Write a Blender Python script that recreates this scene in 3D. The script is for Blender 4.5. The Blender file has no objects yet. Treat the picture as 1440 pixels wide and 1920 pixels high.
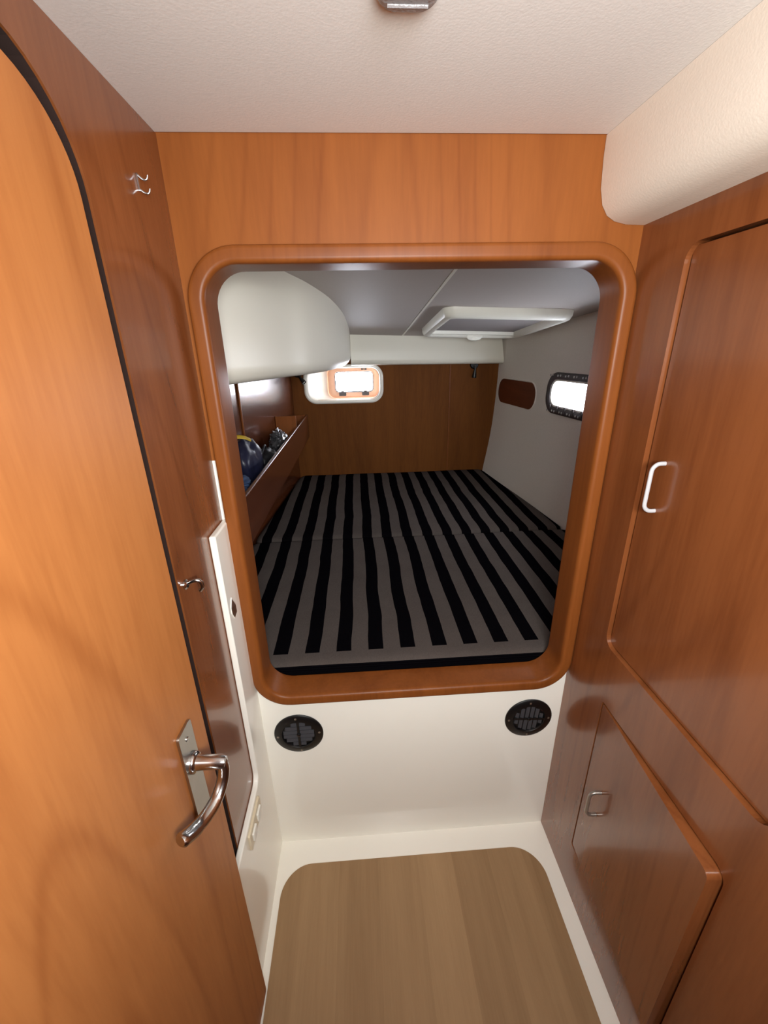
import bpy, bmesh, math, random
from mathutils import Vector, Matrix, noise

random.seed(4)
SC = bpy.context.scene
COL = SC.collection

# ------------------------------------------------------------------ camera
F_PX, PITCH, ROLL, YAW = 785.68, 0.369583, -0.021563, 0.054252
cp, sp, cy, sy = math.cos(PITCH), math.sin(PITCH), math.cos(YAW), math.sin(YAW)
fw = Vector((sy * cp, cy * cp, -sp)); rt = Vector((cy, -sy, 0)); up = rt.cross(fw)
rt2 = math.cos(ROLL) * rt + math.sin(ROLL) * up
up2 = -math.sin(ROLL) * rt + math.cos(ROLL) * up
cam = bpy.data.cameras.new('camera'); cam.sensor_fit = 'VERTICAL'; cam.sensor_height = 24.0
cam.lens = F_PX * 24.0 / 1920.0; cam.clip_start = 0.02; cam.clip_end = 200
co = bpy.data.objects.new('camera', cam); COL.objects.link(co)
M = Matrix((rt2, up2, -fw)).transposed().to_4x4(); M.translation = Vector((0, 0, 1.48))
co.matrix_world = M
SC.camera = co

# ------------------------------------------------------------------ world and lights
w = bpy.data.worlds.new('sky'); SC.world = w; w.use_nodes = True
bg = w.node_tree.nodes['Background']
bg.inputs['Color'].default_value = (0.90, 0.91, 1.0, 1); bg.inputs['Strength'].default_value = 36.0


def area(name, loc, rot, sx, sy_, power, color, portal=False):
    l = bpy.data.lights.new(name, 'AREA'); l.shape = 'RECTANGLE'; l.size = sx; l.size_y = sy_
    l.energy = power; l.color = color
    if portal:
        l.cycles.is_portal = True
    o = bpy.data.objects.new(name, l); COL.objects.link(o); o.location = loc; o.rotation_euler = rot
    return o


# added fill light just behind the camera, standing in for saloon daylight
pfill = area('added_passage_fill', (0.12, -0.19, 1.47), (math.radians(77), 0, 0), 0.34, 0.26, 11.8, (0.96, 1.0, 0.95))
pfill.data.spread = math.radians(150)
# sampling portals in the two portlights and the back wall opening
area('portal_stern', (-0.02, 3.20, 1.27), (math.radians(-90), 0, 0), 0.34, 0.22, 1, (1, 1, 1), True)
area('portal_back', (0.22, -0.44, 1.62), (math.radians(90), 0, 0), 0.40, 0.24, 1, (1, 1, 1), True)
area('portal_hull', (1.10, 2.02, 1.255), (0, math.radians(90), 0), 0.24, 0.60, 1, (1, 1, 1), True)

vs = SC.view_settings
SC.display_settings.display_device = 'sRGB'
vs.view_transform = 'Standard'; vs.look = 'None'; vs.gamma = 1.0; vs.use_curve_mapping = False
vs.exposure = 0.0
SC.cycles.max_bounces = 14; SC.cycles.diffuse_bounces = 8; SC.cycles.transparent_max_bounces = 12
SC.cycles.sample_clamp_indirect = 6.0
SC.cycles.caustics_reflective = False
try:
    SC.cycles.use_denoising = True; SC.cycles.denoiser = 'OPENIMAGEDENOISE'
except Exception:
    pass


# ------------------------------------------------------------------ materials
def lin(c):
    return tuple(((v / 255) / 12.92 if v / 255 <= 0.04045 else ((v / 255 + 0.055) / 1.055) ** 2.4) for v in c) + (1.0,)


class NT:
    def __init__(s, name):
        s.m = bpy.data.materials.new(name); s.m.use_nodes = True
        s.t = s.m.node_tree; s.b = s.t.nodes['Principled BSDF']; s.out = s.t.nodes['Material Output']

    def n(s, typ, **kw):
        nd = s.t.nodes.new(typ)
        for k, v in kw.items():
            if k in ('inp',):
                for a, b in v.items():
                    if isinstance(b, bpy.types.NodeSocket):
                        s.t.links.new(b, nd.inputs[a])
                    else:
                        nd.inputs[a].default_value = b
            else:
                setattr(nd, k, v)
        return nd

    def math(s, op, a, b=None, c=None, clamp=False):
        nd = s.t.nodes.new('ShaderNodeMath'); nd.operation = op; nd.use_clamp = clamp
        for i, v in enumerate((a, b, c)):
            if v is None:
                continue
            if isinstance(v, bpy.types.NodeSocket):
                s.t.links.new(v, nd.inputs[i])
            else:
                nd.inputs[i].default_value = v
        return nd.outputs[0]

    def mix(s, fac, a, b):
        nd = s.t.nodes.new('ShaderNodeMix'); nd.data_type = 'RGBA'
        for i, v in ((0, fac), (6, a), (7, b)):
            if isinstance(v, bpy.types.NodeSocket):
                s.t.links.new(v, nd.inputs[i])
            else:
                nd.inputs[i].default_value = v
        return nd.outputs[2]

    def link(s, a, b):
        s.t.links.new(a, b)

    def noise(s, vec, scale, detail=4.0, rough=0.55, dist=0.0):
        nd = s.n('ShaderNodeTexNoise', inp={'Scale': scale, 'Detail': detail, 'Roughness': rough, 'Distortion': dist})
        if vec is not None:
            s.link(vec, nd.inputs['Vector'])
        return nd.outputs['Fac']

    def mapping(s, vec, scale):
        nd = s.n('ShaderNodeMapping', inp={'Scale': scale}); s.link(vec, nd.inputs['Vector']); return nd.outputs[0]

    def bump(s, h, strength, dist=0.002):
        nd = s.n('ShaderNodeBump', inp={'Strength': strength, 'Distance': dist}); s.link(h, nd.inputs['Height'])
        s.link(nd.outputs[0], s.b.inputs['Normal'])


def set_b(t, **kw):
    for k, v in kw.items():
        t.b.inputs[k.replace('_', ' ')].default_value = v


def mat_wood(name, base, dark, axis='Z', rough=0.30, coat=0.35, figure=1.0, spec=0.5):
    t = NT(name)
    pos = t.n('ShaderNodeNewGeometry').outputs['Position']
    sc = {'Z': (1, 1, 0.09), 'Y': (1, 0.09, 1), 'X': (0.09, 1, 1)}[axis]
    v = t.mapping(pos, sc)
    broad = t.noise(v, 13.0, 3.0, 0.5, 0.3)
    fine = t.noise(v, 130.0, 3.0, 0.6)
    sc2 = {'Z': (1, 1, 0.13), 'Y': (1, 0.13, 1), 'X': (0.13, 1, 1)}[axis]
    fig = t.noise(t.mapping(pos, sc2), 2.4, 0.6, 0.4, 0.0)
    rings = t.math('SINE', t.math('MULTIPLY', fig, 120.0))
    rings = t.math('POWER', t.math('MULTIPLY_ADD', rings, 0.5, 0.5), 14.0)
    f = t.math('MULTIPLY', t.math('SUBTRACT', broad, 0.36), 1.6, clamp=True)
    f = t.math('ADD', f, t.math('MULTIPLY', t.math('SUBTRACT', fine, 0.5), 0.85))
    f = t.math('ADD', f, t.math('MULTIPLY', rings, 0.32 * figure), clamp=True)
    col = t.mix(f, lin(base), lin(dark))
    t.link(col, t.b.inputs['Base Color'])
    set_b(t, Roughness=rough, Coat_Weight=coat, Coat_Roughness=0.10, Specular_IOR_Level=spec)
    t.bump(fine, 0.015, 0.001)
    return t.m


def mat_plain(name, c, rough=0.4, metal=0.0, coat=0.0, var=0.0, vscale=60.0, bump=0.0, spec=0.5, bscale=None):
    t = NT(name)
    set_b(t, Roughness=rough, Metallic=metal, Coat_Weight=coat, Specular_IOR_Level=spec)
    pos = t.n('ShaderNodeNewGeometry').outputs['Position']
    h = t.noise(pos, vscale, 3.0)
    k = t.math('MULTIPLY', h, var if var else 0.06)
    dk = tuple(x * 0.72 for x in c)
    t.link(t.mix(k, lin(c), lin(dk)), t.b.inputs['Base Color'])
    if bump:
        hb = t.noise(pos, bscale or vscale, 2.0)
        t.bump(hb, bump, 0.002)
    return t.m


def mat_glass(name):
    t = NT(name)
    tr = t.n('ShaderNodeBsdfTransparent', inp={'Color': (0.93, 0.95, 0.96, 1)})
    gl = t.n('ShaderNodeBsdfGlossy', inp={'Roughness': 0.02})
    mx = t.n('ShaderNodeMixShader'); mx.inputs[0].default_value = 0.05
    t.link(tr.outputs[0], mx.inputs[1]); t.link(gl.outputs[0], mx.inputs[2])
    t.link(mx.outputs[0], t.out.inputs['Surface'])
    return t.m


def mat_stripe(name, band):
    """woven cloth: black stripes on grey, running fore and aft; band = plain grey border and dark front edge"""
    t = NT(name)
    g = t.n('ShaderNodeNewGeometry')
    pos = g.outputs['Position']
    s = t.n('ShaderNodeSeparateXYZ'); t.link(pos, s.inputs[0])
    X, Y, Z = s.outputs
    wob = t.noise(t.mapping(pos, (1.2, 2.2, 1.0)), 1.6, 2.0)
    X = t.math('ADD', X, t.math('MULTIPLY', t.math('SUBTRACT', wob, 0.5), 0.020))
    dy = t.math('SUBTRACT', Y, 1.02)
    x0 = t.math('MULTIPLY_ADD', dy, -0.0052, 0.003 if band else 0.000)
    per = t.math('MULTIPLY_ADD', dy, 0.0019, 0.0946)
    ph = t.math('DIVIDE', t.math('SUBTRACT', X, x0), per)
    fr = t.math('FRACT', t.math('ADD', ph, 40.0))
    wd = t.math('MULTIPLY_ADD', dy, 0.035, 0.465)
    dark = t.math('LESS_THAN', fr, wd)
    if band:
        dark = t.math('MULTIPLY', dark, t.math('GREATER_THAN', Y, 1.022))
        edge = t.math('MULTIPLY', t.math('LESS_THAN', Z, 0.6385), t.math('LESS_THAN', Y, 1.0))
        dark = t.math('MAXIMUM', dark, edge)
    weave = t.noise(t.mapping(pos, (1, 0.35, 1)), 420.0, 2.0, 0.7)
    mott = t.noise(pos, 9.0, 3.0)
    kk = t.math('ADD', t.math('MULTIPLY', weave, 0.6), t.math('MULTIPLY', mott, 0.35))
    grey = t.mix(kk, lin((92, 84, 80)), lin((62, 56, 53)))
    blk = t.mix(kk, lin((11, 10, 13)), lin((5, 4, 6)))
    t.link(t.mix(dark, grey, blk), t.b.inputs['Base Color'])
    set_b(t, Roughness=0.95, Specular_IOR_Level=0.0)
    t.bump(weave, 0.25, 0.002)
    return t.m


def mat_plank(name):
    t = NT(name)
    pos = t.n('ShaderNodeNewGeometry').outputs['Position']
    v = t.mapping(pos, (1, 0.06, 1))
    broad = t.noise(v, 26.0, 3.0, 0.55, 0.4)
    fine = t.noise(v, 220.0, 2.0)
    tone = t.n('ShaderNodeSeparateColor'); t.link(t.n('ShaderNodeObjectInfo').outputs['Color'], tone.inputs[0]); rnd = tone.outputs[0]
    f = t.math('ADD', t.math('MULTIPLY', broad, 0.75), t.math('MULTIPLY', fine, 0.25))
    f = t.math('ADD', f, t.math('MULTIPLY', t.math('SUBTRACT', rnd, 0.5), 0.42), clamp=True)
    t.link(t.mix(f, lin((172, 140, 102)), lin((130, 100, 68))), t.b.inputs['Base Color'])
    set_b(t, Roughness=0.55, Specular_IOR_Level=0.35)
    t.bump(fine, 0.06, 0.001)
    return t.m


WOOD = mat_wood('cherry_veneer', (138, 79, 34), (118, 63, 25), rough=0.5, coat=0.0, spec=0.15)
WOOD_DOOR = mat_wood('cherry_door_veneer', (164, 103, 55), (138, 79, 38), rough=0.42, coat=0.0, figure=1.3, spec=0.25)
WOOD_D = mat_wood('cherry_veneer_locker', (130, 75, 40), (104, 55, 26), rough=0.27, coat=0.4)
WOOD_T = mat_wood('cherry_trim', (126, 70, 29), (100, 51, 18), rough=0.40, coat=0.0, figure=0.3, spec=0.22)
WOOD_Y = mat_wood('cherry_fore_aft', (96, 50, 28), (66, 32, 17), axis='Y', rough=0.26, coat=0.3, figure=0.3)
WOOD_S = mat_wood('cherry_veneer_shaded', (112, 66, 26), (86, 47, 16), rough=0.6, coat=0.0, figure=0.4, spec=0.1)  # same veneer, darkened in colour for the back-lit stern wall
WOOD_RED = mat_wood('mahogany_plate', (104, 50, 26), (70, 30, 14), axis='Y', rough=0.45, coat=0.1, figure=0.2)
GAP = mat_plain('painted_gap_shade', (38, 17, 8), 0.9)  # dark colour paints the shade inside door and locker gaps
GRP = mat_plain('white_gelcoat', (247, 244, 234), 0.22, coat=0.25, var=0.10, vscale=4.0)
GRP_P = mat_plain('white_gelcoat_locker', (236, 232, 218), 0.38, var=0.10, vscale=3.0)
CEIL = mat_plain('headliner', (230, 226, 222), 0.75, var=0.16, vscale=150.0, bump=0.12, bscale=260.0, spec=0.25)
COVE = mat_plain('cove_vinyl', (238, 228, 214), 0.6, var=0.14, vscale=140.0, bump=0.10, bscale=260.0, spec=0.3)
FABRIC = mat_plain('hull_lining', (242, 236, 228), 0.85, var=0.30, vscale=190.0, bump=0.2, bscale=320.0, spec=0.2)
AFTCEIL = mat_plain('aft_headliner', (186, 177, 172), 0.62, var=0.24, vscale=190.0, bump=0.12, bscale=320.0, spec=0.3)
BLACK = mat_plain('black_plastic', (9, 9, 10), 0.35)
CHAR = mat_plain('charcoal_louvre', (56, 56, 60), 0.45)
CHROME = mat_plain('chrome', (205, 205, 205), 0.16, metal=1.0, var=0.2, vscale=40.0)
STEEL = mat_plain('brushed_steel', (190, 186, 178), 0.30, metal=1.0, var=0.3, vscale=30.0)
PULL = mat_plain('pale_grey_pull', (186, 185, 187), 0.35)
PULL_C = mat_plain('satin_pull', (170, 164, 156), 0.28, metal=0.8)
BEIGE = mat_plain('beige_plastic', (214, 200, 172), 0.35)
PINK = mat_plain('blush_frame', (226, 176, 146), 0.40)
WHITEP = mat_plain('white_plastic', (236, 234, 224), 0.35)
BLIND = mat_plain('grey_blind', (150, 143, 142), 0.7, var=0.2, vscale=200)
BROWNF = mat_plain('brown_window_surround', (52, 42, 42), 0.5)
GLASS = mat_glass('clear_glass')
NAVY = mat_plain('navy_nylon', (32, 34, 58), 0.38, var=0.4, vscale=20, bump=0.3, bscale=25)
DENIM = mat_plain('blue_cloth', (58, 82, 122), 0.85, var=0.5, vscale=30, bump=0.4, bscale=40)
BAGBLK = mat_plain('black_bag_cloth', (22, 22, 26), 0.5, bump=0.3, bscale=30)
PLAST = mat_plain('crinkled_plastic', (70, 70, 72), 0.25, var=0.4, vscale=40, bump=0.6, bscale=50)
YEL = mat_plain('yellow_webbing', (190, 158, 30), 0.6)
LENS = mat_plain('prismatic_lens', (150, 145, 146), 0.30, var=0.6, vscale=220, bump=0.8, bscale=170)
STR_F = mat_stripe('striped_cloth_front', True)
STR_R = mat_stripe('striped_cloth_rear', False)
PLANK = mat_plank('laminate_plank')


# ------------------------------------------------------------------ mesh helpers
def obj(name, verts, faces, m, parent=None, smooth=None, bevel=0.0, segs=2):
    me = bpy.data.meshes.new(name)
    me.from_pydata([tuple(v) for v in verts], [], faces)
    b = bmesh.new(); b.from_mesh(me)
    bmesh.ops.remove_doubles(b, verts=b.verts, dist=1e-6)
    bmesh.ops.recalc_face_normals(b, faces=b.faces)
    b.to_mesh(me); b.free()
    me.materials.append(m)
    if smooth is not None or bevel:
        for p in me.polygons:
            p.use_smooth = True
        me.set_sharp_from_angle(angle=math.radians(smooth or 40))
    o = bpy.data.objects.new(name, me); COL.objects.link(o)
    if bevel:
        md = o.modifiers.new('bevel', 'BEVEL'); md.width = bevel; md.segments = segs
        md.limit_method = 'ANGLE'; md.angle_limit = math.radians(40); md.harden_normals = True
    if parent:
        attach(o, parent)
    return o


def attach(o, parent):
    o.parent = parent
    if parent.type == 'EMPTY':
        o.matrix_parent_inverse = parent.matrix_basis.inverted()


def thing(name, loc, label, cat, group=None, kind=None):
    o = bpy.data.objects.new(name, None); COL.objects.link(o); o.location = loc; o.empty_display_size = 0.05
    return tag(o, label, cat, group, kind)


def tag(o, label, cat, group=None, kind=None):
    o['label'] = label; o['category'] = cat
    if group:
        o['group'] = group
    if kind:
        o['kind'] = kind
    return o


def struct(o, label, cat):
    return tag(o, label, cat, kind='structure')


def box(x0, x1, y0, y1, z0, z1):
    v = [(x, y, z) for x in (x0, x1) for y in (y0, y1) for z in (z0, z1)]
    f = [(0, 1, 3, 2), (4, 6, 7, 5), (0, 4, 5, 1), (2, 3, 7, 6), (0, 2, 6, 4), (1, 5, 7, 3)]
    return v, f


def join(*parts):
    V, Fs = [], []
    for v, f in parts:
        k = len(V); V += list(v); Fs += [tuple(i + k for i in q) for q in f]
    return V, Fs


def rr(u0, u1, v0, v1, r, n=8):
    """rounded rectangle outline, counter-clockwise; r may be one radius or four (u1v1, u0v1, u0v0, u1v0)"""
    rs = r if isinstance(r, (tuple, list)) else (r,) * 4
    out = []
    for k, (cu, cv, a0) in enumerate(((u1, v1, 0), (u0, v1, 90), (u0, v0, 180), (u1, v0, 270))):
        q = max(rs[k], 1e-4)
        su = -1 if cu == u1 else 1; sv = -1 if cv == v1 else 1
        for i in range(n + 1):
            a = math.radians(a0 + 90 * i / n)
            out.append((cu + su * q + q * math.cos(a), cv + sv * q + q * math.sin(a)))
    return out


def plate(outer, holes, w0, w1, fn):
    loops = [outer] + list(holes)
    b = bmesh.new(); edges = []; n = 0
    for lp in loops:
        vs_ = [b.verts.new((u, v, 0)) for u, v in lp]
        for i, x in enumerate(vs_):
            edges.append(b.edges.new((x, vs_[(i + 1) % len(vs_)])))
    b.verts.index_update()
    bmesh.ops.triangle_fill(b, use_beauty=True, use_dissolve=False, edges=edges, normal=(0, 0, 1))
    tri = [tuple(x.index for x in f.verts) for f in b.faces]
    pts = [(x.co.x, x.co.y) for x in b.verts]; b.free()
    N = len(pts)
    V = [fn(u, v, w0) for u, v in pts] + [fn(u, v, w1) for u, v in pts]
    Fs = list(tri) + [tuple(i + N for i in reversed(t)) for t in tri]
    k = 0
    for lp in loops:
        L = len(lp)
        for i in range(L):
            a, c = k + i, k + (i + 1) % L
            Fs.append((a, c, c + N, a + N))
        k += L
    return V, Fs


def loft(loops, closed=True, cap0=False, cap1=False):
    """loops: lists of 3D points with equal counts"""
    L = len(loops[0]); V = [p for lp in loops for p in lp]; Fs = []
    for j in range(len(loops) - 1):
        for i in range(L if closed else L - 1):
            a = j * L + i; c = j * L + (i + 1) % L
            Fs.append((a, c, c + L, a + L))
    if cap0:
        Fs.append(tuple(range(L)))
    if cap1:
        Fs.append(tuple((len(loops) - 1) * L + i for i in reversed(range(L))))
    return V, Fs


def tube(path, rad, n=10, cap=True, flat=1.0):
    P = [Vector(p) for p in path]; rads = rad if isinstance(rad, (list, tuple)) else [rad] * len(P)
    loops = []; ref = None
    for i, p in enumerate(P):
        d = (P[min(i + 1, len(P) - 1)] - P[max(i - 1, 0)]).normalized()
        if ref is None:
            ref = Vector((0, 0, 1)) if abs(d.z) < 0.9 else Vector((1, 0, 0))
        a = (ref - d * ref.dot(d)).normalized(); b_ = d.cross(a); ref = a
        loops.append([p + rads[i] * (math.cos(2 * math.pi * k / n) * a + flat * math.sin(2 * math.pi * k / n) * b_) for k in range(n)])
    return loft(loops, True, cap, cap)


def smooth_path(pts, sub=5):
    P = [Vector(p) for p in pts]; out = []
    for i in range(len(P) - 1):
        p0 = P[max(i - 1, 0)]; p1 = P[i]; p2 = P[i + 1]; p3 = P[min(i + 2, len(P) - 1)]
        for k in range(sub):
            t = k / sub
            out.append(0.5 * ((2 * p1) + (p2 - p0) * t + (2 * p0 - 5 * p1 + 4 * p2 - p3) * t * t + (3 * p1 - p0 - 3 * p2 + p3) * t ** 3))
    out.append(P[-1]); return out


def lathe(prof, fn, n=28):
    """prof: (radius, height) list; fn(u, v, h) -> xyz"""
    loops = [[fn(r * math.cos(2 * math.pi * k / n), r * math.sin(2 * math.pi * k / n), h) for k in range(n)] for r, h in prof]
    return loft(loops, True, prof[0][0] > 1e-6, prof[-1][0] > 1e-6)


XZ = lambda y0=0.0, s=1: (lambda u, v, w: (u, y0 + s * w, v))      # outline in x,z ; depth y
YZ = lambda x0=0.0, s=1: (lambda u, v, w: (x0 + s * w, u, v))      # outline in y,z ; depth x
XY = lambda z0=0.0, s=1: (lambda u, v, w: (u, v, z0 + s * w))

XL, XR, YB, ZC = -0.318, 0.551, 0.90, 1.824
YREAR = -0.40

# ================================================================== SETTING: forward passage
# floor: white moulded sole with inset laminate panel of planks
floor = struct(obj('floor', *box(-0.42, 0.72, YREAR - 0.05, 0.96, -0.05, 0.0), GRP),
               'white moulded cabin sole around the wooden floor panel', 'floor')
PX0, PX1, PY1, PR = -0.285, 0.506, 0.829, 0.085


def ptop(x):
    if x < PX0 + PR:
        return PY1 - PR + math.sqrt(max(PR ** 2 - (PX0 + PR - x) ** 2, 0))
    if x > PX1 - PR:
        return PY1 - PR + math.sqrt(max(PR ** 2 - (x - PX1 + PR) ** 2, 0))
    return PY1


bounds = [PX0, -0.225, -0.115, 0.002, 0.125, 0.232, 0.345, 0.452, PX1]
for a, b, tn in zip(bounds[:-1], bounds[1:], (0.55, 0.35, 0.75, 0.45, 0.05, 0.80, 0.40, 0.65)):
    xs = [a + (b - a) * (1 - math.cos(math.pi * i / 14)) / 2 for i in range(15)]
    out = [(a, YREAR + 0.03), (b, YREAR + 0.03)] + [(x, ptop(x)) for x in reversed(xs)]
    o = obj('plank', *plate(out, [], 0.0002, 0.004, XY()), PLANK, floor); o.color = (tn, tn, tn, 1)

# front bulkhead: veneer above, white moulding below, with the rounded opening
wf = struct(thing('wall_front', (0.1, YB, 0), 'bulkhead with cherry veneer above and white moulding below the opening', 'wall'),
            'bulkhead with cherry veneer above and white moulding below the opening', 'wall')
FX0, FX1, FZ0, FZ1, FR = -0.306, 0.5495, 0.590, 1.660, 0.095
HX0, HX1, HZ0, HZ1, HR = FX0 + 0.018, FX1 - 0.016, FZ0 + 0.018, FZ1 - 0.016, 0.08
ZS = 1.265


def half(z_lo, z_hi, upper):
    lp = rr(HX0, HX1, HZ0, HZ1, HR, 10)
    if upper:
        inner = [p for p in lp if p[1] >= ZS]                      # from right side over the top to left side
        out = [(1.30, ZS), (1.30, z_hi), (-0.95, z_hi), (-0.95, ZS), (HX0, ZS)] + list(reversed(inner)) + [(HX1, ZS)]
    else:
        inner = [p for p in lp if p[1] < ZS]
        out = [(-0.95, ZS), (-0.95, z_lo), (1.30, z_lo), (1.30, ZS), (HX1, ZS)] + list(reversed(inner)) + [(HX0, ZS)]
    return plate(out, [], 0.0, 0.05, XZ(YB))


obj('veneer_panel', *half(0, 1.95, True), WOOD, wf)
obj('moulded_panel', *half(-0.05, 0, False), GRP, wf)

# wooden frame lining the opening


def fl(off, y):
    return [(u, y, v) for u, v in rr(FX0 + off, FX1 - off, FZ0 + off, FZ1 - off, max(FR - off, 0.01), 12)]


prof = [(0.0, 0.8995), (0.0, 0.8835), (0.0008, 0.8812), (0.003, 0.8797), (0.006, 0.8792), (0.007, 0.8791), (0.020, 0.879), (0.0215, 0.8791), (0.0255, 0.8802), (0.0282, 0.883), (0.0297, 0.887), (0.030, 0.890),
        (0.0301, 0.8925), (0.031, 0.956), (0.0309, 0.958), (0.026, 0.962), (0.019, 0.962), (0.019, 0.8995), (0.0, 0.8995)]
trim1 = struct(obj('trim_1', *loft([fl(a, b) for a, b in prof]), WOOD_T, smooth=50),
               'rounded varnished wood frame around the opening to the berth', 'frame')

# ceiling of the passage
ce = struct(obj('ceiling', *box(-0.42, 0.72, YREAR - 0.05, 0.9, ZC, ZC + 0.04), CEIL, bevel=0.004),
            'off-white padded ceiling panel above the passage', 'ceiling')

# padded cove along the right edge of the ceiling
cpf = [(0.4545, 1.8235), (0.4545, 1.79), (0.4575, 1.745), (0.4645, 1.720), (0.476, 1.704), (0.492, 1.695), (0.515, 1.690), (0.60, 1.687), (0.60, 1.8235)]
ys = [YREAR, -0.5, 0.2, 0.6, 0.8985]
struct(obj('trim_2', *loft([[(x, y, z) for x, z in cpf] for y in ys], True, True, True), COVE, smooth=40),
       'padded off-white cove running along ceiling above the lockers', 'cove')

# left wall with door opening
wl = struct(thing('wall_left', (XL, 0.3, 0), 'cherry veneer wall on the left beside the door', 'wall'),
            'cherry veneer wall on the left beside the door', 'wall')
YO0, YO1, ZO1 = -0.03, 0.640, 1.774
op = [(YO0, 0.02), (YO1, 0.02)] + [p for p in rr(YO0, YO1, 0.02, ZO1, (0.115, 0.06, 0.0, 0.0), 10) if p[1] > ZO1 - 0.12]
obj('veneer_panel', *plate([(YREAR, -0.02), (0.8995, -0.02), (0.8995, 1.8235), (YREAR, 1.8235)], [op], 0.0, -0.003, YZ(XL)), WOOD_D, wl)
obj('door_recess', *box(XL - 0.075, XL - 0.07, YREAR, 0.89, 0.0, 1.82), GAP, wl)
obj('door_jamb', *plate([(YO0 - 0.02, 0), (YO1 + 0.02, 0), (YO1 + 0.02, ZO1 + 0.02), (YO0 - 0.02, ZO1 + 0.02)], [op], -0.0031, -0.0695, YZ(XL)), GAP, wl)  # jamb coloured dark so the door gap reads as shade

# white moulded corner piece on the left wall
cor = [(0.8995, 0.0003), (0.8995, 1.13), (0.800, 1.13)]
cor += [(0.800 - 0.026 + 0.026 * math.cos(a), 0.425 + 0.026 - 0.026 * math.sin(a)) for a in [math.radians(90 * i / 8) for i in range(9)]]
cor += [(0.568, 0.425), (0.568, 0.0003)]
LX = 0.0148
struct(obj('trim_3', *plate(cor, [], 0.0003, LX, YZ(XL)), GRP, bevel=0.004, segs=3),
       'white moulded corner piece between left wall and bulkhead', 'moulding')

# unseen back wall of the passage; small opening added, sized to limit the light
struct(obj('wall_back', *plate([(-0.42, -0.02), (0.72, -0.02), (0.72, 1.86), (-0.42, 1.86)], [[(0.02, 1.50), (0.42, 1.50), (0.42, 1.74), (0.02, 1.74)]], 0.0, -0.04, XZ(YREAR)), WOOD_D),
       'veneer wall with small added light opening behind the viewer', 'wall')

# ================================================================== door on the left (ajar)
DA = math.atan2(0.03, 0.56); DT = Vector((math.sin(DA), math.cos(DA), 0)); DN = Vector((math.cos(DA), -math.sin(DA), 0))
DH = Vector((XL, 0, 0))


def dm(u, z, off):
    p = DH + DT * u + DN * off
    return (p.x, p.y, z)


d1 = struct(thing('door_1', (XL, 0.0, 0), 'cherry veneer door standing slightly ajar with chrome lever handle', 'door'),
            'cherry veneer door standing slightly ajar with chrome lever handle', 'door')
dleaf = rr(-0.02, 0.562, 0.002, 1.728, (0.09, 0.05, 0.005, 0.005), 12)
obj('door_leaf', *plate(dleaf, [], -0.026, 0.0, dm), WOOD_DOOR, d1, bevel=0.0025)
pl = obj('handle_plate', *plate(rr(0.478, 0.520, 0.735, 0.944, 0.006, 4), [], 0.0002, 0.0045, dm), STEEL, d1, bevel=0.0015)
for z in (0.922, 0.757):
    obj('screw', *lathe([(0.004, 0.0042), (0.004, 0.0056), (0.002, 0.0062), (0.0, 0.0062)], lambda u, v, h, z=z: dm(0.499 + u, z + v, h), 12), CHROME, pl, smooth=40)
lev = obj('lever_handle', *join(
    lathe([(0.017, 0.0045), (0.017, 0.009), (0.015, 0.0115), (0.0125, 0.0125), (0.0115, 0.020), (0.0110, 0.050), (0.0085, 0.057), (0.0, 0.0595)],
          lambda u, v, h: dm(0.499 + u, 0.872 + v, h), 24),
    tube([dm(*p) for p in smooth_path([(0.499, 0.876, 0.048), (0.496, 0.862, 0.0525), (0.488, 0.843, 0.0505), (0.470, 0.8275, 0.045), (0.446, 0.8235, 0.037), (0.424, 0.828, 0.029), (0.402, 0.840, 0.021)], 5)],
         [0.0100] * 6 + [0.0098] * 10 + [0.0104] * 8 + [0.0114] * 5 + [0.0116, 0.0085], 14, flat=0.72)), CHROME, d1, smooth=45)

# hooks and small hardware on the left wall strip
h = thing('wall_hook', (XL, 0.79, 1.71), 'small bright double hook high on the left wall', 'hook')
obj('hook_plate', *plate(rr(0.786, 0.7905, 1.710, 1.734, 0.002, 4), [], 0.0003, 0.003, YZ(XL)), CHROME, h)
for za, zb in ((1.7315, 1.7255), (1.713, 1.7085)):
    obj('prong', *tube(smooth_path([(XL + 0.002, 0.788, za), (XL + 0.009, 0.789, zb), (XL + 0.014, 0.790, zb + 0.001), (XL + 0.016, 0.790, zb + 0.006)], 4), 0.0016, 8), CHROME, h, smooth=50)
h = thing('coat_hook', (XL, 0.665, 1.10), 'chrome coat hook on the left wall above the door handle', 'hook')
obj('hook_base', *lathe([(0.009, 0.0003), (0.009, 0.003), (0.006, 0.006), (0.0, 0.0065)], lambda u, v, hh: (XL + hh, 0.662 + u, 1.102 + v), 18), CHROME, h, smooth=40)
obj('prong', *tube(smooth_path([(XL + 0.004, 0.662, 1.104), (XL + 0.018, 0.664, 1.108), (XL + 0.026, 0.666, 1.104), (XL + 0.027, 0.667, 1.092), (XL + 0.022, 0.667, 1.086)], 5), 0.0038, 10), CHROME, h, smooth=50)

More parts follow.
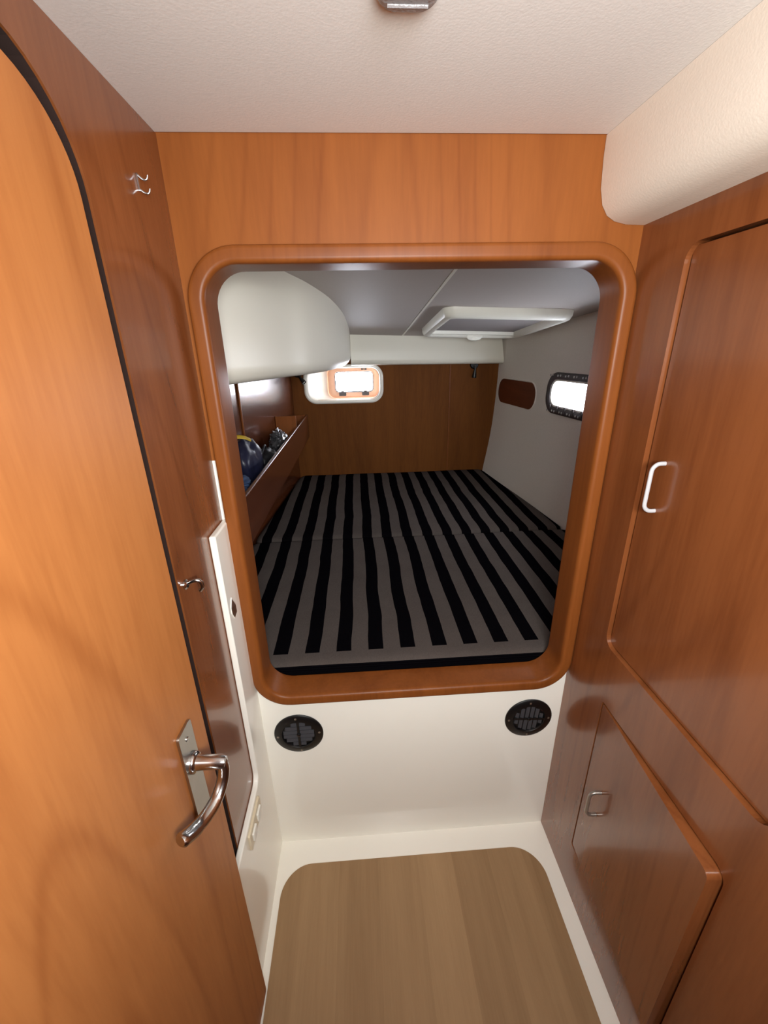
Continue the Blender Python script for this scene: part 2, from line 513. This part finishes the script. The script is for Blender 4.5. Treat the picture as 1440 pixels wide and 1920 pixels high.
sx = XL + LX
k = thing('door_catch', (sx, 0.828, 0.94), 'pointed chrome door catch on the white corner moulding', 'catch')
lens = [(u * 1.25, v * 1.2) for u, v in [(0.0, 0.021), (0.009, 0.006), (0.009, -0.006), (0.0, -0.021), (-0.009, -0.006), (-0.009, 0.006)]]
obj('catch_plate', *plate([(0.828 + u * 1.15, 0.940 + v * 1.1) for u, v in reversed(lens)], [], 0.0002, 0.0015, YZ(sx)), WHITEP, k)
obj('catch_body', [(sx + 0.0015, 0.828 + u, 0.940 + v) for u, v in lens] + [(sx + 0.008, 0.828, 0.949), (sx + 0.008, 0.828, 0.931)],
    [(0, 1, 6), (1, 2, 7, 6), (2, 3, 7), (3, 4, 7), (4, 5, 6, 7), (5, 0, 6), (5, 4, 3, 2, 1, 0)], STEEL, k)

s = thing('switch_plate', (sx, 0.715, 0.37), 'beige double switch plate low on the white corner moulding', 'switch')
obj('cover', *plate(rr(0.665, 0.766, 0.362, 0.412, 0.004, 4), [], 0.0002, 0.006, YZ(sx)), BEIGE, s, bevel=0.0015)
for y in (0.692, 0.738):
    obj('rocker', *plate(rr(y - 0.014, y + 0.014, 0.374, 0.400, 0.003, 4), [], 0.0062, 0.011, YZ(sx)), WHITEP, s, bevel=0.002)

# ================================================================== lockers on the right
lk = thing('built_in_locker', (XR, 0.4, 0), 'built-in cherry veneer locker wall with two doors on the right', 'locker')
UO = (0.352, 0.768, 0.832, 1.632); LO = (0.376, 0.735, 0.165, 0.690)
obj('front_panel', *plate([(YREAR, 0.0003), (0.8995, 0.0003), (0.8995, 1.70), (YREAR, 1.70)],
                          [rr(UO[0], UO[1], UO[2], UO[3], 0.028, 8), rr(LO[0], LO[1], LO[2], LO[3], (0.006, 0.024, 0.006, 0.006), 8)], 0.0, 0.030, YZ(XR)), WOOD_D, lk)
obj('carcass_back', *box(XR + 0.075, XR + 0.08, YREAR, 0.898, 0.001, 1.72), GAP, lk)
obj('shelf', *box(XR + 0.031, XR + 0.074, -0.2, 0.85, 0.75, 0.765), GAP, lk)
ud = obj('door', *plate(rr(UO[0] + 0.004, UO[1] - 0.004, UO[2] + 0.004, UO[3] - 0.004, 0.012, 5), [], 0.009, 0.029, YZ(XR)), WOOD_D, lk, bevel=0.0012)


def pull(y, z0, z1, xf, out, rad, m, parent):
    r = 0.015
    P = [(xf + 0.001, y, z1), (xf - out + r, y, z1)]
    P += [(xf - out + r - r * math.sin(math.radians(90 * i / 6)), y, z1 - r + r * math.cos(math.radians(90 * i / 6))) for i in range(1, 7)]
    P += [(xf - out + r - r * math.cos(math.radians(90 * i / 6)), y, z0 + r - r * math.sin(math.radians(90 * i / 6))) for i in range(0, 7)]
    P += [(xf + 0.001, y, z0)]
    return obj('handle', *tube(P, rad, 12, flat=0.8), m, parent, smooth=60)


pull(0.7185, 1.181, 1.274, XR + 0.009, 0.0235, 0.0040, PULL, ud)
LA = math.asin(0.024 / 0.35)
hy, hx = 0.732, XR + 0.001


def lm(u, z, off):      # u: distance from the far hinge toward the viewer
    return (hx - math.sin(LA) * u + math.cos(LA) * off, hy - math.cos(LA) * u - math.sin(LA) * off, z)


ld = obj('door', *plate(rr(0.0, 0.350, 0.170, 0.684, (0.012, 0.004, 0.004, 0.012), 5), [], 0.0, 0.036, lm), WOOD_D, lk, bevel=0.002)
r = 0.014; z0_, z1_ = 0.392, 0.470; out_ = 0.026
bpull = [(0.065, z1_, 0.001), (0.065, z1_, -out_ + r)]
bpull += [(0.065, z1_ - r + r * math.cos(math.radians(15 * i)), -out_ + r - r * math.sin(math.radians(15 * i))) for i in range(1, 7)]
bpull += [(0.065, z0_ + r - r * math.sin(math.radians(15 * i)), -out_ + r - r * math.cos(math.radians(15 * i))) for i in range(7)] + [(0.065, z0_, 0.001)]
obj('handle', *tube([lm(*p) for p in bpull], 0.0042, 12), PULL_C, ld, smooth=60)

# ================================================================== round air vents in the white bulkhead


def vent(cx, cz, rot, label):
    t = thing('air_vent', (cx, YB, cz), label, 'vent', 'round black air vents in the bulkhead')
    c, s_ = math.cos(rot), math.sin(rot)
    fn = lambda u, v, hh: (cx + c * u - s_ * v, YB - hh, cz + s_ * u + c * v)
    obj('flange', *lathe([(0.069, 0.0002), (0.069, 0.003), (0.066, 0.0055), (0.050, 0.0075), (0.0475, 0.0075), (0.045, 0.0035), (0.045, 0.0008)], fn, 48), BLACK, t, smooth=40)
    obj('backing', *lathe([(0.046, 0.0004), (0.046, 0.0010), (0.0, 0.0010)], fn, 32), BLACK, t, smooth=40)
    for i in range(6):
        v0 = -0.0405 + i * 0.0142
        for sgn in (-1, 1):
            vm = max(abs(v0), abs(v0 + 0.0092))
            ue = math.sqrt(max(0.0445 ** 2 - vm ** 2, 0.00004))
            if ue < 0.006:
                continue
            ua, ub = (0.0035, ue) if sgn > 0 else (-ue, -0.0035)
            P = [fn(ua, v0, 0.0055), fn(ub, v0, 0.0055), fn(ub, v0 + 0.0092, 0.0022), fn(ua, v0 + 0.0092, 0.0022),
                 fn(ua, v0, 0.0042), fn(ub, v0, 0.0042), fn(ub, v0 + 0.0092, 0.0012), fn(ua, v0 + 0.0092, 0.0012)]
            obj('louvre', P, [(0, 1, 2, 3), (4, 7, 6, 5), (0, 4, 5, 1), (1, 5, 6, 2), (2, 6, 7, 3), (3, 7, 4, 0)], CHAR, t)
    obj('centre_bar', *join(plate(rr(-0.0032, 0.0032, -0.046, 0.046, 0.001, 2), [], 0.001, 0.0066, fn),
                            lathe([(0.006, 0.001), (0.006, 0.008), (0.004, 0.0095), (0.0, 0.0095)], fn, 14)), BLACK, t, smooth=40)
    for i in range(4):
        a = math.radians(94 + 90 * i)
        g = lambda u, v, hh, a=a: fn(0.0585 * math.cos(a) + u, 0.0585 * math.sin(a) + v, 0.006 + hh)
        obj('screw', *lathe([(0.0034, 0.0), (0.0034, 0.0008), (0.002, 0.0018), (0.0, 0.002)], g, 10), STEEL, t, smooth=50)
    return t


vent(-0.207, 0.467, 0.0, 'round black vent with level louvres below left end of the opening')
vent(0.458, 0.468, math.radians(86), 'round black vent with upright louvres beside the right-hand lockers')

# ceiling lamp (switched off)
lp = thing('ceiling_lamp', (0.067, 0.50, ZC), 'clear ribbed ceiling lamp, unlit, above the passage', 'lamp')
lfn = XY(ZC, -1)
obj('lamp_base', *plate(rr(0.033, 0.101, 0.442, 0.602, 0.02, 6), [], 0.0003, 0.006, lfn), WHITEP, lp)


def lo(off, hh):
    return [lfn(u, v, hh) for u, v in rr(0.035 + off, 0.099 - off, 0.445 + off, 0.599 - off, 0.018, 8)]


obj('lens', *loft([lo(0, 0.006), lo(0.001, 0.012), lo(0.004, 0.0155), lo(0.008, 0.017)], True, True, True), LENS, lp, smooth=50)
for i in range(9):
    y = 0.459 + i * 0.0155
    obj('lens_rib', *tube([(0.046, y, ZC - 0.0165), (0.088, y, ZC - 0.0165)], 0.0024, 6), LENS, lp, smooth=60)

# ================================================================== SETTING: aft cabin
YF = 2.97
pz = [(0.30, -0.08), (0.55, -0.012), (0.645, 0.0), (0.80, 0.026), (0.95, 0.045), (1.10, 0.056), (1.25, 0.062), (1.40, 0.065), (1.55, 0.065), (1.80, 0.060)]


def prof_dx(z):
    for (a, da), (b, db) in zip(pz[:-1], pz[1:]):
        if z <= b:
            return da + (db - da) * (z - a) / (b - a)
    return pz[-1][1]


def hull(y, z):
    return 0.902 + 0.0925 * (YF - y) + prof_dx(z)


WY0, WY1, WZ0, WZ1 = 1.775, 2.262, 1.178, 1.322
ysg = sorted(set([0.93 + (3.02 - 0.93) * i / 24 for i in range(25)] + [WY0, WY1]))
zsg = sorted(set([0.30 + 1.5 * i / 20 for i in range(21)] + [WZ0, WZ1]))
V, Fs = [], []
idx = {}
for side in (0, 1):
    for i, y in enumerate(ysg):
        for j, z in enumerate(zsg):
            idx[(side, i, j)] = len(V); V.append((hull(y, z) + 0.02 * side, y, z))
for i in range(len(ysg) - 1):
    for j in range(len(zsg) - 1):
        inside = WY0 - 1e-6 <= ysg[i] and ysg[i + 1] <= WY1 + 1e-6 and WZ0 - 1e-6 <= zsg[j] and zsg[j + 1] <= WZ1 + 1e-6
        if inside:
            continue
        for side in (0, 1):
            Fs.append((idx[(side, i, j)], idx[(side, i + 1, j)], idx[(side, i + 1, j + 1)], idx[(side, i, j + 1)]))
hullo = obj('wall_right', V, Fs, FABRIC, smooth=40)
struct(hullo, 'grey fabric lined curved hull side beside the berth', 'wall')

# hull window
w2 = struct(thing('window_2', (hull(2.0, 1.25), 2.0, 1.15), 'hull portlight in dark brown surround on the right hull side', 'window'),
            'hull portlight in dark brown surround on the right hull side', 'window')


def hl(off, h_, rad):
    return [(hull(u, v) - h_, u, v) for u, v in rr(1.735 + off, 2.294 - off, 1.146 + off, 1.354 - off, rad, 8)]


obj('surround', *loft([hl(0.0, 0.0005, 0.085), hl(0.001, 0.007, 0.085), hl(0.006, 0.010, 0.08), hl(0.028, 0.010, 0.062), hl(0.035, 0.006, 0.056), hl(0.037, -0.03, 0.055)]), BROWNF, w2, smooth=40)
obj('inner_rim', *loft([hl(0.034, 0.0015, 0.057), hl(0.036, 0.003, 0.055), hl(0.043, 0.002, 0.050), hl(0.045, -0.028, 0.049), hl(0.036, -0.030, 0.055)]), WHITEP, w2, smooth=40)
gp = rr(1.735 + 0.036, 2.294 - 0.036, 1.146 + 0.036, 1.354 - 0.036, 0.055, 8)
obj('pane', *plate(gp, [], 0.019, 0.023, lambda u, v, w_: (hull(u, v) + w_, u, v)), GLASS, w2)
for i in range(7):
    y = 1.80 + i * 0.072
    x = hull(y, 1.168)
    obj('clip', *plate([(y - 0.006, 1.160), (y + 0.006, 1.160), (y + 0.005, 1.190), (y - 0.005, 1.190)], [], 0.008, 0.013, lambda u, v, w_: (hull(u, v) - w_, u, v)), BROWNF, w2, bevel=0.001)
    for (yy, zz) in ((y + 0.022, 1.160), (y + 0.045, 1.161), (y + 0.01, 1.340), (y + 0.034, 1.338)):
        if yy < 2.27:
            obj('snap', *lathe([(0.0055, 0.0), (0.005, 0.003), (0.0, 0.0045)], lambda u, v, h_, yy=yy, zz=zz: (hull(yy, zz) - 0.0098 - h_, yy + u, zz + v), 8), PULL, w2, smooth=60)

# mahogany plate let into the hull lining


def hp(off, h_, rad):
    return [(hull(u, v) - h_, u, v) for u, v in rr(2.405 + off, 2.935 - off, 1.125 + off, 1.292 - off, rad, 10)]


pt = thing('wooden_plate', (hull(2.67, 1.2), 2.67, 1.12), 'dark rounded wooden plate on the hull side next to the stern wall', 'plate')
pv, pf = plate(rr(2.413, 2.927, 1.133, 1.284, 0.072, 10), [], 0.0006, 0.004, lambda u, v, w_: (hull(u, v) - w_, u, v))
obj('board', pv, pf, WOOD_RED, pt)
obj('rim', *loft([hp(0.0, 0.0004, 0.080), hp(0.002, 0.005, 0.078), hp(0.006, 0.005, 0.074), hp(0.008, 0.0005, 0.072)]), FABRIC, pt, smooth=40)

# left wall of the aft cabin (tapers towards the stern)


def lw(y):
    return -0.442 - 0.080 * (YF - y)


wla = struct(thing('wall_left', (lw(2.0), 2.0, 0.3), 'dark cherry veneer wall behind the shelf bin in the aft cabin', 'wall'),
             'dark cherry veneer wall behind the shelf bin in the aft cabin', 'wall')
lv = [(lw(0.94), 0.94, 0.3), (lw(3.0), 3.0, 0.3), (lw(3.0), 3.0, 1.85), (lw(0.94), 0.94, 1.85)]
lv2 = [(x - 0.02, y, z) for x, y, z in lv]
obj('veneer_panel', lv + lv2, [(0, 1, 2, 3), (4, 7, 6, 5), (0, 4, 5, 1), (1, 5, 6, 2), (2, 6, 7, 3), (3, 7, 4, 0)], WOOD_Y, wla)
obj('batten', *box(lw(1.93) + 0.0004, lw(1.93) + 0.008, 1.925, 1.937, 0.95, 1.60), WOOD_T, wla, bevel=0.002)

# stern wall, two veneer panels and a joint batten, with the portlight opening
wb = struct(thing('wall_stern', (0.2, YF, 0.3), 'shade-darkened cherry veneer stern wall at the head of the berth', 'wall'),
            'shade-darkened cherry veneer stern wall at the head of the berth', 'wall')
QX0, QX1, QZ0, QZ1 = -0.335, 0.150, 1.166, 1.372
hole = rr(QX0, QX1, QZ0, QZ1, 0.07, 8)
obj('veneer_panel', *plate([(-0.62, 0.3), (0.6325, 0.3), (0.6325, 1.8), (-0.62, 1.8)], [hole], 0.0, 0.025, XZ(YF)), WOOD_S, wb)
obj('veneer_panel', *plate([(0.6345, 0.3), (1.06, 0.3), (1.06, 1.8), (0.6345, 1.8)], [], 0.0, 0.025, XZ(YF)), WOOD_S, wb)
obj('joint_batten', *box(0.630, 0.637, YF - 0.003, YF + 0.03, 0.55, 1.45), WOOD_T, wb, bevel=0.001)

# stern portlight in its white moulded recess
w1 = struct(thing('window_1', (-0.1, YF, 1.15), 'small stern portlight in a white moulded recess', 'window'),
            'small stern portlight in a white moulded recess', 'window')


def ql(x0, x1, z0, z1, rad, y):
    return [(u, y, v) for u, v in rr(x0, x1, z0, z1, rad, 10)]


obj('recess', *loft([ql(-0.362, 0.176, 1.140, 1.394, 0.085, YF - 0.0003), ql(-0.360, 0.174, 1.142, 1.392, 0.084, YF - 0.008), ql(-0.352, 0.166, 1.150, 1.385, 0.080, YF - 0.012),
                     ql(-0.340, 0.156, 1.160, 1.376, 0.072, YF - 0.010), ql(-0.332, 0.150, 1.166, 1.371, 0.066, YF + 0.0),
                     ql(-0.300, 0.150, 1.164, 1.372, 0.060, YF + 0.06), ql(-0.215, 0.160, 1.158, 1.376, 0.055, YF + 0.15), ql(-0.215, 0.160, 1.158, 1.376, 0.055, YF + 0.17)]), GRP, w1, smooth=50)
YW = YF + 0.15
obj('outer_board', *plate([(-0.7, 1.0), (0.5, 1.0), (0.5, 1.6), (-0.7, 1.6)], [rr(-0.205, 0.150, 1.168, 1.366, 0.05, 8)], 0.018, 0.03, XZ(YW)), GRP, w1)
obj('window_frame', *loft([ql(-0.210, 0.157, 1.162, 1.372, 0.052, YW + 0.017), ql(-0.207, 0.154, 1.165, 1.370, 0.05, YW + 0.002), ql(-0.198, 0.146, 1.172, 1.364, 0.046, YW - 0.004),
                           ql(-0.166, 0.121, 1.194, 1.346, 0.034, YW - 0.004), ql(-0.160, 0.114, 1.200, 1.341, 0.028, YW + 0.0), ql(-0.158, 0.112, 1.202, 1.339, 0.026, YW + 0.03)]), PINK, w1, smooth=40)
obj('seal', *loft([ql(-0.1595, 0.1135, 1.2005, 1.3405, 0.028, YW - 0.001), ql(-0.158, 0.112, 1.202, 1.339, 0.027, YW - 0.0045), ql(-0.154, 0.108, 1.206, 1.335, 0.024, YW - 0.003), ql(-0.154, 0.108, 1.206, 1.335, 0.024, YW + 0.02)]), BROWNF, w1, smooth=40)
obj('pane', *plate(rr(-0.158, 0.112, 1.202, 1.339, 0.027, 6), [], 0.010, 0.015, XZ(YW)), GLASS, w1)
for x in (-0.108, 0.055):
    obj('latch', *join(plate(rr(x - 0.025, x + 0.025, 1.178, 1.203, 0.004, 3), [], 0.005, 0.016, XZ(YW, -1)), box(x - 0.009, x + 0.009, YW - 0.02, YW - 0.006, 1.200, 1.212)), BROWNF, w1)
obj('hinge', *join(box(0.030, 0.042, YW - 0.012, YW - 0.005, 1.351, 1.361), box(0.046, 0.050, YW - 0.012, YW - 0.005, 1.351, 1.361), box(0.054, 0.068, YW - 0.012, YW - 0.005, 1.351, 1.361)), BROWNF, w1)


# aft ceiling, sloping aft, in two panels with a joint strip
def cz(x, y):
    return 1.70 - 0.0885 * (y - 1.375) - 0.035 * (x - 0.2)


ac = struct(thing('ceiling', (0.3, 1.9, 1.65), 'grey padded sloping ceiling over the aft berth', 'ceiling'),
            'grey padded sloping ceiling over the aft berth', 'ceiling')
cfn = lambda u, v, h_: (u, v, cz(u, v) - h_)
obj('ceiling_panel', *plate([(-0.75, 0.948), (0.296, 0.948), (0.296, 3.03), (-0.75, 3.03)], [], 0.0, -0.03, cfn), AFTCEIL, ac, bevel=0.003)
obj('ceiling_panel', *plate([(0.306, 0.948), (1.25, 0.948), (1.25, 3.03), (0.306, 3.03)], [], 0.0, -0.03, cfn), AFTCEIL, ac, bevel=0.003)
obj('joint_strip', *plate([(0.2962, 0.95), (0.3058, 0.95), (0.3058, 2.99), (0.2962, 2.99)], [], 0.0015, -0.03, cfn), WHITEP, ac)

# hanging locker moulding on the left (underside of the cockpit seat)
plan = smooth_path([(-0.40, 0.955, 0), (-0.345, 1.07, 0), (-0.275, 1.25, 0), (-0.210, 1.45, 0), (-0.155, 1.59, 0), (-0.095, 1.82, 0), (-0.056, 2.12, 0), (-0.040, 2.45, 0), (-0.036, 2.72, 0), (-0.038, 2.968, 0)], 5)
loops = []
for i, p in enumerate(plan):
    d = (plan[min(i + 1, len(plan) - 1)] - plan[max(i - 1, 0)]).normalized(); n = Vector((-d.y, d.x, 0))     # towards port
    ring = [(p + n * o_ + Vector((0, 0, z))) for o_, z in ((0, 1.775), (0, 1.60), (0, 1.448), (0.003, 1.432), (0.011, 1.416), (0.024, 1.405), (0.040, 1.401))]
    ring += [Vector((-0.78, p.y, 1.398)), Vector((-0.78, p.y, 1.775))]
    loops.append(ring)
struct(obj('trim_4', *loft(loops, True, True, True), GRP_P, smooth=35), 'large smooth white overhead moulding at the left of the berth', 'moulding')

# valance under the ceiling at the stern
vp = [(2.966, 0.24), (2.905, 0.24), (2.890, 0.10), (2.880, 0.035), (2.884, 0.014), (2.895, 0.003), (2.912, 0.0), (2.966, 0.0)]


def vring(x, grow):
    z0 = 1.388 - 0.010 * x
    return [(x + grow * (0.24 - hh) / 0.24, y, z0 + hh) for y, hh in vp]


struct(obj('trim_5', *loft([vring(-0.036, 0), vring(0.3, 0), vring(0.6, 0), vring(0.93, 0.03), vring(0.94, 0.032)], True, True, True), GRP_P, smooth=35),
       'white valance strip along the top of the stern wall', 'valance')

# berth base and toe board below the opening (closes the cabin)
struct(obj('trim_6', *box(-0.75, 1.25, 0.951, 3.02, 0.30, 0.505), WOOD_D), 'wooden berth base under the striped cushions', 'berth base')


# ================================================================== berth cushions
def cushion(name, y0, y1, m, rad, label, sag):
    NX, NY = 34, 26
    loops = []
    # plan outline with rounded corners, left and right edges following the walls
    def edge(u, y):     # u in 0..1 across
        a = lw(y) + 0.006; b = hull(y, 0.60) - 0.004
        return a + (b - a) * u
    V, Fs = [], []
    top = {}
    for j in range(NY + 1):
        for i in range(NX + 1):
            # denser near the borders
            u = 0.5 - 0.5 * math.cos(math.pi * i / NX); v = 0.5 - 0.5 * math.cos(math.pi * j / NY)
            y = y0 + (y1 - y0) * v; x = edge(u, y)
            # corner rounding
            xa, xb = edge(0, y), edge(1, y)
            dx = min(x - xa, xb - x); dy = min(y - y0, y1 - y)
            if dx < rad and dy < rad:
                cxr = rad - dx; cyr = rad - dy; mx = max(cxr, cyr); rr_ = math.hypot(cxr, cyr)
                if rr_ > 1e-9:
                    s_ = mx / rr_
                    nx = rad - cxr * s_; ny = rad - cyr * s_
                    x = xa + nx if x - xa < xb - x else xb - nx
                    y = y0 + ny if y - y0 < y1 - y else y1 - ny
                e = rad - mx
            else:
                e = min(dx, dy)
            er = 0.028
            drop = 0.0 if e >= er else er - math.sqrt(max(er * er - (er - e) ** 2, 0))
            z = 0.645 - drop * 0.75 + 0.004 * (noise.noise((x * 2.3, y * 2.1, 1.7 + sag)))
            top[(i, j)] = len(V); V.append((x, y, z))
    for j in range(NY):
        for i in range(NX):
            Fs.append((top[(i, j)], top[(i + 1, j)], top[(i + 1, j + 1)], top[(i, j + 1)]))
    rim = [top[(i, 0)] for i in range(NX + 1)] + [top[(NX, j)] for j in range(1, NY + 1)] + [top[(i, NY)] for i in range(NX - 1, -1, -1)] + [top[(0, j)] for j in range(NY - 1, 0, -1)]
    k = len(V)
    for r_ in rim:
        V.append((min(V[r_][0], hull(V[r_][1], 0.50) - 0.006), V[r_][1], 0.5055))
    L = len(rim)
    for i in range(L):
        Fs.append((rim[i], rim[(i + 1) % L], k + (i + 1) % L, k + i))
    Fs.append(tuple(k + i for i in range(L)))
    t = thing(name, ((edge(0, y0) + edge(1, y0)) / 2, (y0 + y1) / 2, 0.5055), label, 'cushion', 'striped berth cushions')
    o = obj('cushion_cover', V, Fs, m, t, smooth=60)
    return t, o, edge


c1, o1, e1 = cushion('berth_cushion', 0.965, 1.838, STR_F, 0.04, 'black and grey striped berth cushion nearest the opening', 0.0)
c2, o2, e2 = cushion('berth_cushion', 1.842, 2.962, STR_R, 0.055, 'black and grey striped berth cushion against the stern wall', 5.0)
obj('piping', *tube([(e1(0.02 + 0.96 * i / 20, 0.967), 0.9665, 0.634) for i in range(21)], 0.0035, 8), STR_F, c1, smooth=60)

# ================================================================== shelf bin on the left of the berth
sb = thing('shelf_bin', (-0.42, 2.0, 0.92), 'long wooden shelf bin with glossy raised front along the left of berth', 'shelf')
obj('front_board', *box(-0.362, -0.346, 0.975, 2.925, 0.925, 1.080), WOOD_Y, sb, bevel=0.005, segs=3)
bv = [(lw(0.98) + 0.001, 0.98, 0.0), (-0.363, 0.98, 0.0), (-0.363, 2.92, 0.0), (lw(2.92) + 0.001, 2.92, 0.0)]
obj('bottom_board', [(x, y, 0.927) for x, y, z in bv] + [(x, y, 0.945) for x, y, z in bv], [(3, 2, 1, 0), (4, 5, 6, 7), (0, 1, 5, 4), (1, 2, 6, 5), (2, 3, 7, 6), (3, 0, 4, 7)], WOOD_Y, sb)
obj('divider', *box(lw(2.47) + 0.002, -0.363, 2.47, 2.487, 0.946, 1.135), WOOD, sb, bevel=0.002)
obj('end_board', *box(lw(2.905) + 0.002, -0.363, 2.905, 2.921, 0.946, 1.078), WOOD, sb, bevel=0.002)


def lump(name, c, rad, m, parent, seed, amp=0.25, freq=2.2, flat_z=None):
    b = bmesh.new(); bmesh.ops.create_icosphere(b, subdivisions=4, radius=1.0)
    for v in b.verts:
        p = v.co.copy()
        k_ = 1 + amp * noise.noise(p * freq + Vector((seed, seed * 2.1, 0))) + amp * 0.4 * noise.noise(p * freq * 2.7 + Vector((seed, 0, 3)))
        q = Vector((p.x * rad[0], p.y * rad[1], p.z * rad[2])) * k_
        if flat_z is not None:
            q.z = max(q.z, flat_z - c[2])
        v.co = Vector(c) + q
    vs_ = [tuple(v.co) for v in b.verts]; fs_ = [tuple(x.index for x in f.verts) for f in b.faces]
    b.free()
    return obj(name, vs_, fs_, m, parent, smooth=70)


zb = 0.9455
g = thing('duffel_bag', (-0.44, 1.64, zb), 'navy nylon bag with yellow strap standing in the shelf bin', 'bag')
lump('bag_body', (-0.452, 1.66, 1.045), (0.058, 0.115, 0.125), NAVY, g, 1.3, 0.18, 1.6, zb)
obj('strap', *tube(smooth_path([(-0.500, 1.60, 1.08), (-0.497, 1.585, 1.155), (-0.470, 1.60, 1.183), (-0.445, 1.63, 1.178), (-0.43, 1.67, 1.160)], 6), 0.008, 8, flat=0.35), YEL, g, smooth=60)
g = thing('folded_cloth', (-0.44, 1.40, zb), 'crumpled blue cloth at the near end of the shelf bin', 'cloth')
lump('cloth_heap', (-0.448, 1.40, 1.005), (0.070, 0.105, 0.070), DENIM, g, 5.2, 0.35, 2.6, zb)
lump('fold', (-0.43, 1.41, 1.062), (0.045, 0.06, 0.022), DENIM, g, 8.1, 0.35, 2.6, None)
g = thing('soft_bag', (-0.43, 1.87, zb), 'black soft bag lying in the middle of the shelf bin', 'bag')
lump('bag_body', (-0.430, 1.90, 1.005), (0.055, 0.105, 0.066), BAGBLK, g, 3.7, 0.25, 2.2, zb)
obj('handle_loop', *tube(smooth_path([(-0.43, 1.83, 1.062), (-0.425, 1.845, 1.085), (-0.425, 1.885, 1.092), (-0.43, 1.915, 1.072)], 5), 0.005, 8), BAGBLK, g, smooth=60)
g = thing('plastic_bag', (-0.42, 2.2, zb), 'crinkled pale plastic bag behind the black bag in the shelf bin', 'bag')
lump('bag_body', (-0.425, 2.22, 1.02), (0.048, 0.12, 0.072), PLAST, g, 9.4, 0.4, 3.4, zb)
lump('knot', (-0.425, 2.15, 1.088), (0.022, 0.03, 0.015), PLAST, g, 2.2, 0.4, 3.0, None)


# ================================================================== reading lamps
def reading_lamp(bx, by, bz, dirv, label):
    t = thing('reading_lamp', (bx, by, bz), label, 'lamp', 'black berth reading lamps')
    fn = lambda u, v, h_: (bx + u, by - h_, bz + v)
    obj('lamp_base', *lathe([(0.028, 0.0005), (0.028, 0.008), (0.022, 0.014), (0.0, 0.015)], fn, 24), BLACK, t, smooth=40)
    a = Vector((bx, by - 0.012, bz)); j = a + Vector((0, -0.03, -0.004))
    obj('arm', *tube([a, a + Vector((0, -0.015, 0)), j], 0.0045, 10), STEEL, t, smooth=50)
    d = Vector(dirv).normalized()
    ref = Vector((1, 0, 0)) if abs(d.x) < 0.8 else Vector((0, 1, 0))
    e1_ = (ref - d * ref.dot(d)).normalized(); e2_ = d.cross(e1_)
    f2 = lambda u, v, h_: tuple(j + e1_ * u + e2_ * v + d * h_)
    hd = obj('lamp_head', *lathe([(0.005, -0.004), (0.006, 0.008), (0.007, 0.020), (0.0085, 0.034), (0.0135, 0.058), (0.0155, 0.072), (0.0150, 0.078), (0.011, 0.078), (0.010, 0.070), (0.0, 0.068)], f2, 20), BLACK, t, smooth=50)
    obj('bulb', *lathe([(0.006, 0.066), (0.006, 0.072), (0.003, 0.076), (0.0, 0.077)], f2, 10), WHITEP, hd, smooth=60)
    return t


reading_lamp(0.795, YF, 1.372, (-0.06, 0.10, -1), 'black reading lamp on the stern wall right of the panel joint')
reading_lamp(-0.395, YF, 1.345, (0.55, -0.35, -0.62), 'black reading lamp beside the small stern portlight')

# ================================================================== deck hatch in the aft ceiling
ht = thing('deck_hatch', (0.67, 2.28, cz(0.67, 2.28)), 'white framed deck hatch with grey blind in the aft ceiling', 'hatch')


def hc(off, h_, rad):
    return [(u, v, cz(u, v) - h_) for u, v in rr(0.378 + off, 0.955 - off, 1.925 + off, 2.625 - off, rad, 6)]


obj('hatch_frame', *loft([hc(0, 0.0005, 0.05), hc(0.002, 0.020, 0.05), hc(0.010, 0.036, 0.046), hc(0.022, 0.042, 0.04), hc(0.034, 0.042, 0.032), hc(0.040, 0.038, 0.028), hc(0.052, 0.020, 0.022), hc(0.058, 0.0005, 0.02)]), WHITEP, ht, smooth=35)
obj('blind', *plate(rr(0.432, 0.901, 1.979, 2.571, 0.02, 5), [], 0.006, 0.012, cfn), BLIND, ht)
obj('pull_rail', *plate(rr(0.432, 0.901, 2.545, 2.562, 0.003, 3), [], 0.0125, 0.030, cfn), WHITEP, ht, bevel=0.003)
obj('finger_tab', *lathe([(0.045, 0.0), (0.045, 0.006), (0.040, 0.009), (0.0, 0.010)], lambda u, v, h_: (0.685 + u, 2.592 - h_ - 0.004, cz(0.685, 2.59) - 0.036 + v * 0.5), 24), WHITEP, ht, smooth=40)
